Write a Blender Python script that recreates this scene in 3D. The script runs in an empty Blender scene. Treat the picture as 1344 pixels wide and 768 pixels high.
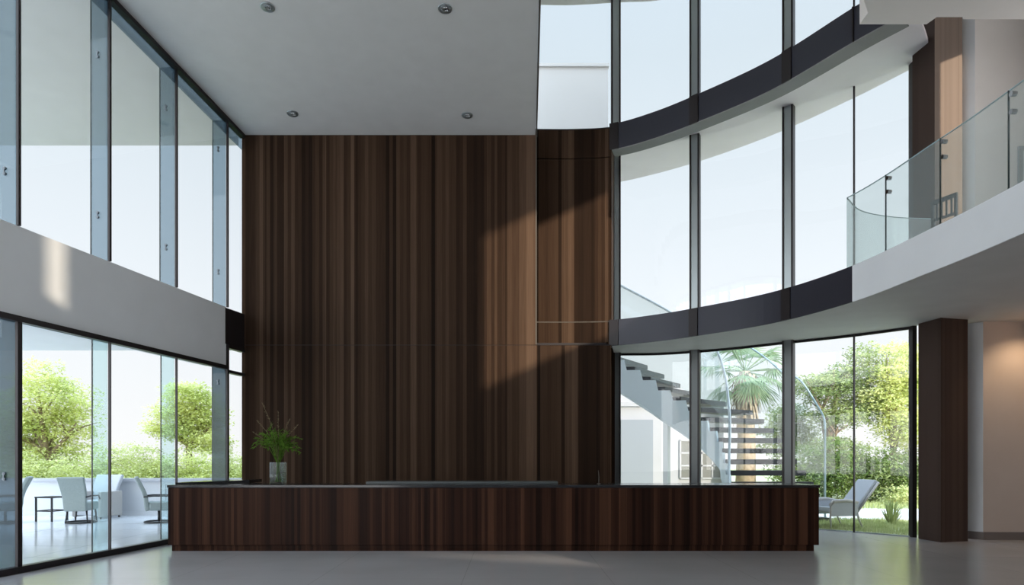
import bpy, math, random
from mathutils import Vector, Matrix
random.seed(11)
S = bpy.context.scene
COL = S.collection
PI = math.pi

# ------------------------------------------------------------------ frame of the place
EYE = 1.5
def W(px, py, Y):
    """a point of the place at depth Y from its bearing"""
    return Vector(((px - 672) * Y / 896.0, Y, EYE + (600 - py) * Y / 896.0))

def wall_x(Y):                       # the glazed wall runs at a slight angle
    return -5.69 + 0.145 * (Y - 13.6)
WN = Vector((-1, 0.145, 0)).normalized()      # outward
def ceil_z(Y):
    return 8.2 + 0.09 * (14.2 - Y)

# ------------------------------------------------------------------ materials
def mat(name, col=(.5, .5, .5), rough=.5, metal=0.0, spec=None):
    m = bpy.data.materials.new(name); m.use_nodes = True
    b = m.node_tree.nodes['Principled BSDF']
    b.inputs['Base Color'].default_value = (*col, 1)
    b.inputs['Roughness'].default_value = rough
    b.inputs['Metallic'].default_value = metal
    if spec is not None: b.inputs['Specular IOR Level'].default_value = spec
    return m

def N(m, t, **kw):
    n = m.node_tree.nodes.new(t)
    for k, v in kw.items():
        setattr(n, k, v)
    return n
def L(m, a, b): m.node_tree.links.new(a, b)
def P(m): return m.node_tree.nodes['Principled BSDF']

def ramp(m, fac, stops):
    r = N(m, 'ShaderNodeValToRGB')
    e = r.color_ramp.elements
    while len(e) < len(stops): e.new(.5)
    for i, (p, c) in enumerate(stops):
        e[i].position = p; e[i].color = (*c, 1)
    L(m, fac, r.inputs[0])
    return r.outputs[0]

def mottled(name, c1, c2, scale, rough, bump=0.0, spec=None):
    m = mat(name, c1, rough, 0, spec)
    tc = N(m, 'ShaderNodeTexCoord'); nz = N(m, 'ShaderNodeTexNoise')
    nz.inputs['Scale'].default_value = scale; nz.inputs['Detail'].default_value = 5
    L(m, tc.outputs['Object'], nz.inputs['Vector'])
    L(m, ramp(m, nz.outputs['Fac'], [(.3, c1), (.7, c2)]), P(m).inputs['Base Color'])
    if bump:
        bp = N(m, 'ShaderNodeBump'); bp.inputs['Strength'].default_value = bump
        L(m, nz.outputs['Fac'], bp.inputs['Height']); L(m, bp.outputs[0], P(m).inputs['Normal'])
    return m

def math_node(m, op, a, b=None):
    n = N(m, 'ShaderNodeMath', operation=op)
    for i, v in enumerate((a, b)):
        if v is None: continue
        if isinstance(v, (int, float)): n.inputs[i].default_value = v
        else: L(m, v, n.inputs[i])
    return n.outputs[0]

def wood(name, w1, w2, stops, rough=.55, seed=0.0):
    """narrow vertical veneer strips, each of its own tone, with fine upright grain"""
    m = mat(name, (.05, .03, .02), rough, 0, .06)
    tc = N(m, 'ShaderNodeTexCoord'); sp = N(m, 'ShaderNodeSeparateXYZ')
    L(m, tc.outputs['Object'], sp.inputs[0])
    x = math_node(m, 'ADD', sp.outputs[0], seed + 40)
    def cell(w):
        f = math_node(m, 'FLOOR', math_node(m, 'DIVIDE', x, w))
        wn = N(m, 'ShaderNodeTexWhiteNoise', noise_dimensions='1D')
        L(m, f, wn.inputs['W'])
        return wn.outputs['Value']
    a, b = cell(w1), cell(w2)
    nz = N(m, 'ShaderNodeTexNoise'); nz.inputs['Scale'].default_value = 1; nz.inputs['Detail'].default_value = 4
    cb = N(m, 'ShaderNodeCombineXYZ')
    L(m, math_node(m, 'MULTIPLY', x, 55), cb.inputs[0]); L(m, math_node(m, 'MULTIPLY', sp.outputs[2], 1.1), cb.inputs[2])
    L(m, cb.outputs[0], nz.inputs['Vector'])
    v = math_node(m, 'ADD', math_node(m, 'MULTIPLY', a, .42), math_node(m, 'MULTIPLY', b, .33))
    v = math_node(m, 'ADD', v, math_node(m, 'MULTIPLY', nz.outputs['Fac'], .25))
    L(m, ramp(m, v, stops), P(m).inputs['Base Color'])
    bp = N(m, 'ShaderNodeBump'); bp.inputs['Strength'].default_value = .10; bp.inputs['Distance'].default_value = .01
    L(m, nz.outputs['Fac'], bp.inputs['Height']); L(m, bp.outputs[0], P(m).inputs['Normal'])
    return m

def glass(name, tint=(.99, .995, .995), refl=.8, body=0.0, body_col=(.8, .9, .95)):
    """architectural sheet: clear with the mirror of its two faces, a little body colour if asked"""
    m = bpy.data.materials.new(name); m.use_nodes = True
    nt = m.node_tree; nt.nodes.remove(P(m)); out = nt.nodes['Material Output']
    t = N(m, 'ShaderNodeBsdfTransparent'); t.inputs[0].default_value = (*tint, 1)
    g = N(m, 'ShaderNodeBsdfGlossy'); g.inputs['Roughness'].default_value = 0.0
    lw = N(m, 'ShaderNodeLayerWeight'); lw.inputs[0].default_value = .5
    fr = math_node(m, 'ADD', math_node(m, 'MULTIPLY', math_node(m, 'POWER', lw.outputs['Facing'], 5.0), .96), .04)
    mx = N(m, 'ShaderNodeMixShader')
    L(m, math_node(m, 'MULTIPLY', fr, refl), mx.inputs[0])
    base = t.outputs[0]
    if body:
        d = N(m, 'ShaderNodeBsdfDiffuse'); d.inputs[0].default_value = (*body_col, 1)
        m2 = N(m, 'ShaderNodeMixShader'); m2.inputs[0].default_value = body
        L(m, t.outputs[0], m2.inputs[1]); L(m, d.outputs[0], m2.inputs[2]); base = m2.outputs[0]
    L(m, base, mx.inputs[1]); L(m, g.outputs[0], mx.inputs[2]); L(m, mx.outputs[0], out.inputs[0])
    return m

def tiles(name, c1, c2, joint, tx, ty, rough, spec=.5, jw=.006):
    m = mat(name, c1, rough, 0, spec)
    tc = N(m, 'ShaderNodeTexCoord'); sp = N(m, 'ShaderNodeSeparateXYZ'); L(m, tc.outputs['Object'], sp.inputs[0])
    def line(o, w):
        f = math_node(m, 'FRACT', math_node(m, 'DIVIDE', math_node(m, 'ADD', o, 60.0), w))
        return math_node(m, 'LESS_THAN', f, jw / w)
    j = math_node(m, 'MAXIMUM', line(sp.outputs[0], tx), line(sp.outputs[1], ty))
    nz = N(m, 'ShaderNodeTexNoise'); nz.inputs['Scale'].default_value = .8; nz.inputs['Detail'].default_value = 6
    L(m, tc.outputs['Object'], nz.inputs['Vector'])
    c = ramp(m, nz.outputs['Fac'], [(.3, c1), (.7, c2)])
    mx = N(m, 'ShaderNodeMixRGB'); L(m, j, mx.inputs[0]); L(m, c, mx.inputs[1]); mx.inputs[2].default_value = (*joint, 1)
    L(m, mx.outputs[0], P(m).inputs['Base Color'])
    return m

def leaf_mat(name, stops, scale=2.2, trans=.4):
    m = bpy.data.materials.new(name); m.use_nodes = True
    nt = m.node_tree; nt.nodes.remove(P(m)); out = nt.nodes['Material Output']
    tc = N(m, 'ShaderNodeTexCoord'); nz = N(m, 'ShaderNodeTexNoise')
    nz.inputs['Scale'].default_value = scale; nz.inputs['Detail'].default_value = 4
    L(m, tc.outputs['Object'], nz.inputs['Vector'])
    c = ramp(m, nz.outputs['Fac'], stops)
    d = N(m, 'ShaderNodeBsdfDiffuse'); t = N(m, 'ShaderNodeBsdfTranslucent'); mx = N(m, 'ShaderNodeMixShader')
    mx.inputs[0].default_value = trans
    L(m, c, d.inputs[0]); L(m, c, t.inputs[0])
    L(m, d.outputs[0], mx.inputs[1]); L(m, t.outputs[0], mx.inputs[2]); L(m, mx.outputs[0], out.inputs[0])
    return m

M = {}
M['plaster'] = mottled('ceiling plaster', (.60, .585, .56), (.63, .615, .59), 3, .8)
M['white'] = mottled('white plaster', (.72, .73, .75), (.76, .77, .79), 2, .7)
M['fascia'] = mottled('pale grey fascia', (.83, .845, .86), (.86, .875, .89), 2, .6)
M['soffit'] = mottled('grey soffit', (.58, .57, .55), (.62, .61, .59), 2, .7)
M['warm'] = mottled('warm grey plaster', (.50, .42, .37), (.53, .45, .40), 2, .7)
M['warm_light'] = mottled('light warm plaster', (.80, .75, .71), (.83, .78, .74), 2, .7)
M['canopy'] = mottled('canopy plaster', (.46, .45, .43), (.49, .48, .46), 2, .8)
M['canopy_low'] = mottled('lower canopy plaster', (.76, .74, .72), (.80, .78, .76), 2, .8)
M['eave'] = mottled('eave plaster', (.78, .73, .755), (.82, .77, .795), 2, .8)
M['soffit_dark'] = mottled('dark grey soffit', (.24, .24, .235), (.27, .27, .265), 2, .7)
M['wall_wood'] = wood('dark walnut veneer', .073, .21, [(.15, (.012, .0068, .0044)), (.45, (.034, .0185, .011)), (.62, (.060, .0345, .021)), (.88, (.120, .074, .048))], .6)
M['desk_wood'] = wood('red brown veneer', .048, .125, [(.15, (.012, .006, .0045)), (.5, (.032, .014, .009)), (.7, (.06, .027, .016)), (.9, (.10, .045, .026))], .38, 3.3)
M['column_sunlit'] = wood('sunlit brown column veneer', .03, .11, [(.15, (.21, .16, .13)), (.85, (.27, .21, .175))], .5, 1.7)  # column brown lightened, part of its sunlight put into the colour
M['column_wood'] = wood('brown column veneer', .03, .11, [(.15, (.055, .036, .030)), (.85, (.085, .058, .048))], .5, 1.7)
M['dark_metal'] = mat('dark bronze metal', (.022, .017, .018), .4, .3)
M['charcoal'] = mat('charcoal steel panel', (.035, .036, .050), .38, .2)
M['alu_dark'] = mat('grey anodised aluminium', (.13, .14, .14), .4, .6)
M['alu'] = mat('satin aluminium', (.42, .46, .47), .35, .75)
M['trim'] = mat('pale metal trim', (.10, .085, .07), .6, .2)
M['bolt'] = mat('grey steel fitting', (.13, .15, .17), .3, .4)
M['parapet'] = mottled('white parapet render', (.56, .575, .60), (.60, .615, .64), .8, .8)
M['ledge'] = mat('dark grey ledge', (.075, .085, .085), .4)
M['chrome'] = mat('polished steel', (.6, .62, .64), .15, 1)
M['black'] = mat('black powder coat', (.015, .015, .017), .45)
M['counter'] = mat('black stone worktop', (.018, .018, .02), .14)
M['floor'] = tiles('polished grey stone floor', (.50, .475, .475), (.56, .53, .53), (.38, .36, .36), 1.8, 1.8, .22, 1.0)
P(M['floor']).inputs['Coat Weight'].default_value = .4; P(M['floor']).inputs['Coat IOR'].default_value = 1.6; P(M['floor']).inputs['Coat Roughness'].default_value = .24
M['terrace'] = tiles('pale terrace tile', (.62, .645, .67), (.67, .695, .72), (.42, .44, .46), 2.4, 1.3, .12, .6, .02)
M['glass'] = glass('clear window glass')
M['rail_glass'] = glass('balustrade glass', (.94, .97, .965), .35, .13, (.82, .9, .89))
M['stair_glass'] = glass('stair glass', (.94, .97, .975), .55, .03, (.8, .93, .96))  # faint white body colour stands in for ghost reflections
M['vase_glass'] = glass('vase glass', (.92, .95, .93), 1.0, .035, (.6, .66, .62))
M['fin_blue'] = glass('blue grey glass fin', (.58, .66, .71), .6, .08, (.26, .30, .32))
M['fin_teal'] = glass('teal glass fin', (.80, .90, .91), .5, .02, (.6, .8, .8))
M['fin_dark'] = glass('dark grey glass fin', (.33, .40, .44), .5, .3, (.16, .21, .235))
M['edge'] = mat('dark glass edge', (.03, .045, .045), .2)
M['edge_bright'] = mat('polished glass edge', (.42, .55, .58), .2)
M['skirt'] = mat('brown grey baseboard', (.16, .135, .125), .5)
M['steel_blue'] = mat('pale blue painted steel', (.70, .80, .85), .5)
M['tread'] = mat('dark grey stair tread', (.038, .040, .044), .5)
M['chair_pad'] = mottled('pale grey green upholstery', (.25, .295, .285), (.28, .325, .315), 30, .75)
M['chair_white'] = mottled('off white upholstery', (.50, .53, .57), (.55, .57, .61), 30, .75)
M['chair_beige'] = mottled('beige grey upholstery', (.42, .40, .38), (.46, .44, .42), 40, .8)
M['frame_pale'] = mat('pale grey lounger frame', (.48, .46, .44), .5)
M['lawn'] = mottled('lawn', (.40, .43, .24), (.48, .50, .30), 3, .9)
M['grass'] = leaf_mat('grass blades', [(.3, (.36, .43, .18)), (.7, (.58, .62, .32))], 3, .3)
M['path'] = mottled('white paving', (.72, .71, .69), (.78, .77, .75), 2, .6)
M['ground'] = mottled('open ground', (.30, .34, .16), (.36, .40, .2), .3, .9)
M['build'] = mottled('white render', (.42, .43, .47), (.46, .47, .51), .6, .8)
M['tower'] = mottled('grey white render', (.44, .43, .415), (.48, .47, .455), .3, .8)
M['build_grey'] = mat('pale grey door panel', (.25, .285, .335), .6)
M['build_pane'] = mat('pale window pane', (.17, .175, .165), .25)
M['bark'] = mottled('bark', (.22, .16, .11), (.32, .25, .18), 12, .9, .3)
M['palm_bark'] = mottled('palm bark', (.36, .27, .19), (.50, .40, .30), 9, .9, .4)
M['leaf_sun'] = leaf_mat('sunny leaves', [(.28, (.46, .54, .18)), (.5, (.72, .76, .34)), (.72, (.90, .88, .50))], 1.1, .45)  # sunlit glow and haze put into the leaf colour
M['leaf_hedge'] = leaf_mat('hedge leaves', [(.28, (.46, .52, .21)), (.5, (.70, .74, .37)), (.72, (.86, .86, .52))], .9, .4)
M['leaf_green'] = leaf_mat('green leaves', [(.28, (.16, .22, .09)), (.5, (.36, .44, .19)), (.72, (.64, .68, .34))], 1.1, .4)
M['leaf_dark'] = leaf_mat('dark leaves', [(.28, (.08, .15, .05)), (.5, (.20, .30, .09)), (.72, (.42, .52, .18))], 1.6, .35)
M['leaf_palm'] = leaf_mat('palm fronds', [(.3, (.20, .30, .16)), (.7, (.42, .52, .32))], 2, .35)
M['leaf_vase'] = leaf_mat('cut stems', [(.3, (.05, .12, .015)), (.7, (.17, .30, .045))], 30, .3)
M['stem_brown'] = mat('brown seed stems', (.16, .12, .06), .8)
M['lamp_lens'] = mat('unlit lamp lens', (.24, .26, .265), .35, .2)

# ------------------------------------------------------------------ mesh helpers
class MB:
    def __init__(s): s.v = []; s.f = []; s.mi = []
    def add(s, vs, fs, mi=0):
        o = len(s.v); s.v += [tuple(v) for v in vs]
        for f in fs: s.f.append(tuple(i + o for i in f)); s.mi.append(mi)
        return s
    def box(s, x0, y0, z0, x1, y1, z1, mi=0):
        vs = [(x, y, z) for z in (z0, z1) for y in (y0, y1) for x in (x0, x1)]
        return s.add(vs, [(0, 2, 3, 1), (4, 5, 7, 6), (0, 1, 5, 4), (2, 6, 7, 3), (0, 4, 6, 2), (1, 3, 7, 5)], mi)
    def obox(s, c, ax, ay, az, mi=0):
        """box from centre and three half-axis vectors"""
        c, ax, ay, az = map(Vector, (c, ax, ay, az))
        vs = [c + i * ax + j * ay + k * az for k in (-1, 1) for j in (-1, 1) for i in (-1, 1)]
        return s.add(vs, [(0, 2, 3, 1), (4, 5, 7, 6), (0, 1, 5, 4), (2, 6, 7, 3), (0, 4, 6, 2), (1, 3, 7, 5)], mi)
    def prism(s, poly, z0, z1, mi=0):
        n = len(poly)
        a = sum(poly[i][0] * poly[(i + 1) % n][1] - poly[(i + 1) % n][0] * poly[i][1] for i in range(n))
        if a < 0: poly = poly[::-1]
        g0 = z0 if callable(z0) else (lambda x, y: z0)
        g1 = z1 if callable(z1) else (lambda x, y: z1)
        vs = [(x, y, g0(x, y)) for x, y in poly] + [(x, y, g1(x, y)) for x, y in poly]
        fs = [tuple(range(n - 1, -1, -1)), tuple(range(n, 2 * n))] + [(i, (i + 1) % n, n + (i + 1) % n, n + i) for i in range(n)]
        return s.add(vs, fs, mi)
    def ribbon(s, path, off, z0, z1, mi=0):
        """upright curved slab: path in plan, thickness off along its normal (to the far side)"""
        pts = [Vector((p[0], p[1])) for p in path]; out = []
        for i, p in enumerate(pts):
            a = pts[max(i - 1, 0)]; b = pts[min(i + 1, len(pts) - 1)]
            t = (b - a).normalized(); out.append(p + Vector((-t.y, t.x)) * off)
        n = len(pts); g0 = z0 if callable(z0) else (lambda i: z0); g1 = z1 if callable(z1) else (lambda i: z1)
        vs = []
        for i in range(n):
            for q in (pts[i], out[i]):
                vs += [(q.x, q.y, g0(i)), (q.x, q.y, g1(i))]
        fs = []
        for i in range(n - 1):
            a, b = 4 * i, 4 * i + 4
            fs += [(a, b, b + 1, a + 1), (a + 2, a + 3, b + 3, b + 2), (a + 1, b + 1, b + 3, a + 3), (a, a + 2, b + 2, b)]
        fs += [(0, 1, 3, 2), (4 * n - 4, 4 * n - 2, 4 * n - 1, 4 * n - 3)]
        return s.add(vs, fs, mi)
    def tube(s, pts, r, n=8, mi=0, closed=False):
        pts = [Vector(p) for p in pts]; m = len(pts)
        rr = r if isinstance(r, (list, tuple)) else [r] * m
        vs = []; up = Vector((0, 0, 1)); u = None
        for i, p in enumerate(pts):
            a = pts[(i - 1) % m] if closed or i else pts[0]; b = pts[(i + 1) % m] if closed or i < m - 1 else pts[-1]
            t = (b - a).normalized()
            if u is None:
                u = t.cross(up); u = t.cross(Vector((1, 0, 0))) if u.length < .2 else u
            u = u - t * u.dot(t)
            u.normalize(); w = u.cross(t)
            for k in range(n):
                q = 2 * PI * k / n; vs.append(p + (u * math.cos(q) + w * math.sin(q)) * rr[i])
        fs = []
        for i in range(m if closed else m - 1):
            j = (i + 1) % m
            fs += [(i * n + k, i * n + (k + 1) % n, j * n + (k + 1) % n, j * n + k) for k in range(n)]
        if not closed: fs += [tuple(range(n - 1, -1, -1)), tuple(range((m - 1) * n, m * n))]
        return s.add(vs, fs, mi)
    def lathe(s, prof, c=(0, 0, 0), n=24, mi=0):
        vs = [(c[0] + r * math.cos(2 * PI * k / n), c[1] + r * math.sin(2 * PI * k / n), c[2] + z) for r, z in prof for k in range(n)]
        fs = [(i * n + k, i * n + (k + 1) % n, (i + 1) * n + (k + 1) % n, (i + 1) * n + k) for i in range(len(prof) - 1) for k in range(n)]
        fs += [tuple(range(n - 1, -1, -1)), tuple(range((len(prof) - 1) * n, len(prof) * n))]
        return s.add(vs, fs, mi)
    def build(s, name, mats, parent=None, smooth=False, bevel=0, loc=None):
        me = bpy.data.meshes.new(name); me.from_pydata(s.v, [], s.f)
        for m in (mats if isinstance(mats, (list, tuple)) else [mats]): me.materials.append(m)
        me.polygons.foreach_set('material_index', s.mi)
        if smooth: me.polygons.foreach_set('use_smooth', [True] * len(s.f))
        me.update()
        o = bpy.data.objects.new(name, me); COL.objects.link(o)
        if parent: o.parent = parent
        if loc: o.location = loc
        if bevel:
            b = o.modifiers.new('soft edge', 'BEVEL'); b.width = bevel; b.segments = 3; b.limit_method = 'ANGLE'; b.angle_limit = .6
            w = o.modifiers.new('normals', 'WEIGHTED_NORMAL')
            me.polygons.foreach_set('use_smooth', [True] * len(s.f))
        return o

def thing(name, label, cat, loc=(0, 0, 0), rz=0, group=None):
    o = bpy.data.objects.new(name, None); COL.objects.link(o)
    o.location = loc; o.rotation_euler = (0, 0, rz); o.empty_display_size = .2
    return tag(o, label, cat, group)
def tag(o, label, cat, group=None):
    o['label'] = label; o['category'] = cat
    if group: o['group'] = group
    return o
def structure(o, label, cat):
    o['kind'] = 'structure'; o['label'] = label; o['category'] = cat
    return o
def shell(name, label, cat):
    o = bpy.data.objects.new(name, None); COL.objects.link(o)
    return structure(o, label, cat)
def copy_tree(o, parent=None):
    c = o.copy(); COL.objects.link(c)
    if parent: c.parent = parent
    for ch in list(o.children): copy_tree(ch, c)
    return c

def spline(pts, n=10):
    """Catmull-Rom through plan points"""
    p = [Vector(q) for q in pts]; p = [2 * p[0] - p[1]] + p + [2 * p[-1] - p[-2]]; out = []
    for i in range(1, len(p) - 2):
        for k in range(n):
            t = k / n; a, b, c, d = p[i - 1:i + 3]
            out.append(.5 * (2 * b + (c - a) * t + (2 * a - 5 * b + 4 * c - d) * t * t + (3 * b - a - 3 * c + d) * t ** 3))
    out.append(p[-2]); return out
def at_px(curve, px):
    """where a sight line of that bearing meets a plan curve: (index, point, tangent)"""
    for i in range(len(curve) - 1):
        a, b = curve[i], curve[i + 1]
        fa = a.x - (px - 672) / 896 * a.y; fb = b.x - (px - 672) / 896 * b.y
        if fa * fb <= 0 and fa != fb:
            t = fa / (fa - fb); return i + t, a.lerp(b, t), (b - a).normalized()
    raise ValueError(px)
def cut(curve, t0, t1):
    i0, i1 = int(t0), int(t1)
    p0 = curve[i0].lerp(curve[min(i0 + 1, len(curve) - 1)], t0 - i0); p1 = curve[i1].lerp(curve[min(i1 + 1, len(curve) - 1)], t1 - i1)
    mid = [curve[i] for i in range(i0 + 1, i1 + 1)]
    r = [p0] + mid + [p1]
    return [q for k, q in enumerate(r) if k == 0 or (q - r[k - 1]).length > 1e-4]

def inset(seg, d=.06):
    o = []
    for i, p in enumerate(seg):
        a = seg[max(i - 1, 0)]; b = seg[min(i + 1, len(seg) - 1)]; t = (b - a).normalized(); o.append(p + Vector((-t.y, t.x)) * d)
    return o

# plan curves: slab edge, ring beam, glass, outside eave
F = spline([(-.3, 15.1), (.55, 15.12), (1.4, 15.12), (2.23, 15.0), (3.0, 14.5), (3.73, 13.8), (4.76, 12.5), (5.36, 10.85), (5.54, 9.07), (5.6, 7.47), (5.55, 3.0)])
B = spline([(-.3, 15.1), (.55, 15.12), (1.4, 15.12), (2.23, 15.0), (3.0, 14.5), (3.73, 13.8), (4.76, 12.6), (5.55, 11.15), (5.93, 10.52)])
G = spline([(.42, 16.2), (1.4, 16.22), (2.53, 16.12), (3.43, 16.05), (4.2, 15.72), (5.0, 15.2), (5.77, 14.5), (6.71, 13.7), (7.52, 12.76)])
E = spline([(.42, 18.7), (1.6, 18.6), (2.9, 18.3), (4.48, 17.2), (5.92, 15.7), (7.02, 14.04), (7.62, 12.95), (7.9, 12.75)])

# ------------------------------------------------------------------ floor, walls, ceilings
gl = [(p.x, p.y) for p in G]
m = MB(); m.prism([(wall_x(-4), -4), (10.5, -4), (10.5, 12.7)] + gl[::-1] + [(wall_x(16.2), 16.2)], -.2, 0)
structure(m.build('floor', M['floor']), 'polished grey stone lobby floor', 'floor')

# panelled back wall
w = shell('wall_back', 'tall dark walnut panelled wall behind the desk', 'wall')
MB().box(-5.62, 14.2, 0, 2.06, 14.5, 3.825).build('lower_panelling', M['wall_wood'], w)
MB().box(-5.62, 14.2, 3.835, .49, 14.5, 8.25).build('upper_panelling', M['wall_wood'], w)
MB().box(-5.62, 14.212, 3.825, 2.06, 14.5, 3.835).build('joint', M['dark_metal'], w)
MB().box(.49, 14.19, 3.83, .515, 14.5, 8.2).build('edge_trim', M['trim'], w)
MB().box(.49, 14.19, 3.826, 2.06, 14.5, 3.84).build('ledge_trim', M['dark_metal'], w)
MB().box(.30, 14.5, 3.842, 2.05, 15.3, 3.925).build('ledge_top', M['dark_metal'], w)
MB().box(.30, 14.5, 3.84, .49, 16.2, 8.7).build('return_panel', M['wall_wood'], w)
MB().box(2.0, 14.5, 0, 2.06, 16.1, 3.945).build('reveal_panel', M['wall_wood'], w)

MB().box(2.0, 16.0, 0, 2.41, 16.12, 4.5).build('end_panel', M['wall_wood'], w)
i802 = at_px(F, 801)[0]; i705 = at_px(F, 690)[0]
strip = cut(F, i705, i802)
w = shell('wall_curved', 'curved walnut panelling set back beside the tall wall', 'wall')
MB().ribbon(strip, .2, 4.50, 8.10).build('panelling', M['wall_wood'], w)
MB().ribbon(strip, .2, 8.12, 8.74).build('top_band', M['wall_wood'], w)
MB().ribbon(strip, .2, 3.93, 4.48).build('bottom_band', M['wall_wood'], w)
MB().prism([(2.14, 15.05), (2.19, 15.02), (2.42, 16.1), (2.36, 16.12)], 4.5, 8.74).build('return_panel', M['wall_wood'], w)
MB().ribbon(strip, .15, 8.74, 8.77).build('coping', M['dark_metal'], w)
MB().ribbon(strip, .1, 4.475, 4.505).build('joint', M['trim'], w)

# low ceiling (rises gently towards the room) and the wall over its open edge
edge = [(.49, 14.2), (.41, 10.5), (.09, -4)]
m = MB(); m.prism([(wall_x(-4) - .1, -4), (wall_x(14.2) - .1, 14.25), (.49, 14.25)] + edge[1:], lambda x, y: ceil_z(y), lambda x, y: ceil_z(y) + .35)
c = structure(m.build('ceiling', M['plaster']), 'smooth grey ceiling over the reception desk', 'ceiling')
m = MB(); m.ribbon([(.50, 14.25), (.42, 10.5), (.10, -4)], .025, lambda i: ceil_z((14.25, 10.5, -4)[i]) - .015, lambda i: ceil_z((14.25, 10.5, -4)[i]) + .36)
structure(m.build('trim_1', M['trim']), 'pale edge trim along the open side of the ceiling', 'trim')
MB().prism([(.2, 14.3), (.30, 16.3), (.44, 16.3), (.44, 14.3), (.08, -4), (-.05, -4)], lambda x, y: 8.5 if y > 14 else ceil_z(y) + .35, 12.3).build('wall_above_ceiling', M['white'])
structure(bpy.data.objects['wall_above_ceiling'], 'white wall rising above the low ceiling', 'wall')

# high roof over the atrium
m = MB(); rim = [(p.x * 1.0, p.y + .05) for p in G]
m.prism([(-.1, -4), (9.5, -4), (9.5, 12.9)] + rim[::-1], 12.27, 12.7)
m.ribbon(rim, -.3, 12.7, 13.9)  # unseen upstand added to keep the sun off the block outside
structure(m.build('roof', M['plaster']), 'high roof over the glazed atrium', 'roof')

# unseen rear and side walls, openings added and shaped to throw the sun patches
def holed(u0, u1, z0, z1, holes):
    """rectangles that fill a wall around its openings"""
    us = sorted({u0, u1, *[h[0] for h in holes], *[h[1] for h in holes]}); out = []
    for a, b in zip(us, us[1:]):
        zs = [(z0, z0)] + sorted((h[2], h[3]) for h in holes if h[0] <= a and h[1] >= b) + [(z1, z1)]
        for p, q in zip(zs, zs[1:]):
            if q[0] > p[1] + 1e-6: out.append((a, b, p[1], q[0]))
    return out
REAR = [(1.06, 1.44, 7.08, 8.25), (6.4, 8.85, 3.40, 3.80), (-8.2, -4.4, .1, 5.2)]  # slots cut for sun patches; last opening added to brighten the room
m = MB()
for a, b, p, q in holed(-8.4, 9.4, 0, 12.3, REAR): m.box(a, -4.3, p, b, -4, q)
vs = [(x, y, z) for y in (-4.25, -4.05) for x, z in ((6.38, 3.39), (8.9, 3.395), (6.38, 3.72))]
m.add(vs, [(0, 1, 2), (3, 5, 4), (0, 3, 4, 1), (1, 4, 5, 2), (2, 5, 3, 0)])  # added wedge, tapers the sun sliver on the floor
structure(m.build('wall_rear', M['white']), 'white wall at the rear of the lobby', 'wall')
SIDE = [(-4.0, 3.0, 7.48, 10.72), (8.5, 10.0, 5.2, 9.34)]
m = MB()
for a, b, p, q in holed(-4.3, 12.36, 0, 12.3, SIDE): m.box(9.3, a, p, 9.5, b, q)
structure(m.build('wall_right', M['warm']), 'warm grey side wall with openings shaped for the sun patches', 'wall')

# mezzanine slab and its edge
i1120 = at_px(F, 1120)[0]
slab = [(p.x, p.y) for p in cut(F, at_px(F, 803)[0], len(F) - 1.001)]
m = MB(); m.prism(slab + [(9.3, 3.0), (9.3, 12.5), (7.6, 12.7)] + [(p.x, p.y) for p in cut(G, at_px(G, 806)[0], len(G) - 1.001)][::-1], 3.95, 4.5)
structure(m.build('ceiling_mezzanine', M['soffit']), 'curved mezzanine slab with pale grey underside', 'ceiling')
dark = cut(F, at_px(F, 803)[0], i1120)
t = shell('trim_2', 'dark steel band along the curved slab edge above the desk', 'trim')
MB().ribbon(dark, -.02, 3.945, 4.515).build('band', M['charcoal'], t)
for px in (806, 911, 1033):
    i, p, tg = at_px(F, px); n = Vector((tg.y, -tg.x))
    MB().obox((p.x + n.x * .03, p.y + n.y * .03, 4.23), (tg.x * .1, tg.y * .1, 0), (n.x * .015, n.y * .015, 0), (0, 0, .28)).build('joint_plate', M['dark_metal'], t)
lite = cut(F, i1120, len(F) - 1.001)
m = MB().ribbon(lite, -.02, 3.945, 4.515)
structure(m.build('trim_3', M['fascia'], smooth=False), 'pale curved fascia of the mezzanine balcony', 'trim')

# ring beam across the upper glass
t = shell('trim_4', 'dark curved ring beam crossing the high glass wall', 'trim')
bb = cut(B, at_px(B, 803)[0], len(B) - 1.001)
MB().ribbon(bb, .34, 8.25, 8.27).build('underside', M['soffit_dark'], t)
MB().ribbon(bb, .32, 8.27, 8.83).build('beam', M['charcoal'], t)
for px in (806, 911, 1033, 1120):
    i, p, tg = at_px(B, px); n = Vector((tg.y, -tg.x)); hw = .1 if px != 1120 else .012
    MB().obox((p.x + n.x * .01, p.y + n.y * .01, 8.55), (tg.x * hw, tg.y * hw, 0), (n.x * .015, n.y * .015, 0), (0, 0, .285)).build('joint_plate', M['dark_metal'], t)

# upper floor slab over the mezzanine
m = MB()
m.prism([(5.08, 9.86), (5.29, 10.14), (5.30, 10.41), (6.32, 10.41), (6.37, 10.24), (6.76, 10.24), (6.80, 10.29), (7.9, 10.29), (7.9, 9.8), (5.02, 9.8)], 8.1, 8.8)
structure(m.build('ceiling_upper', M['warm_light']), 'pale upper floor slab edge over the mezzanine', 'ceiling')

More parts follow.
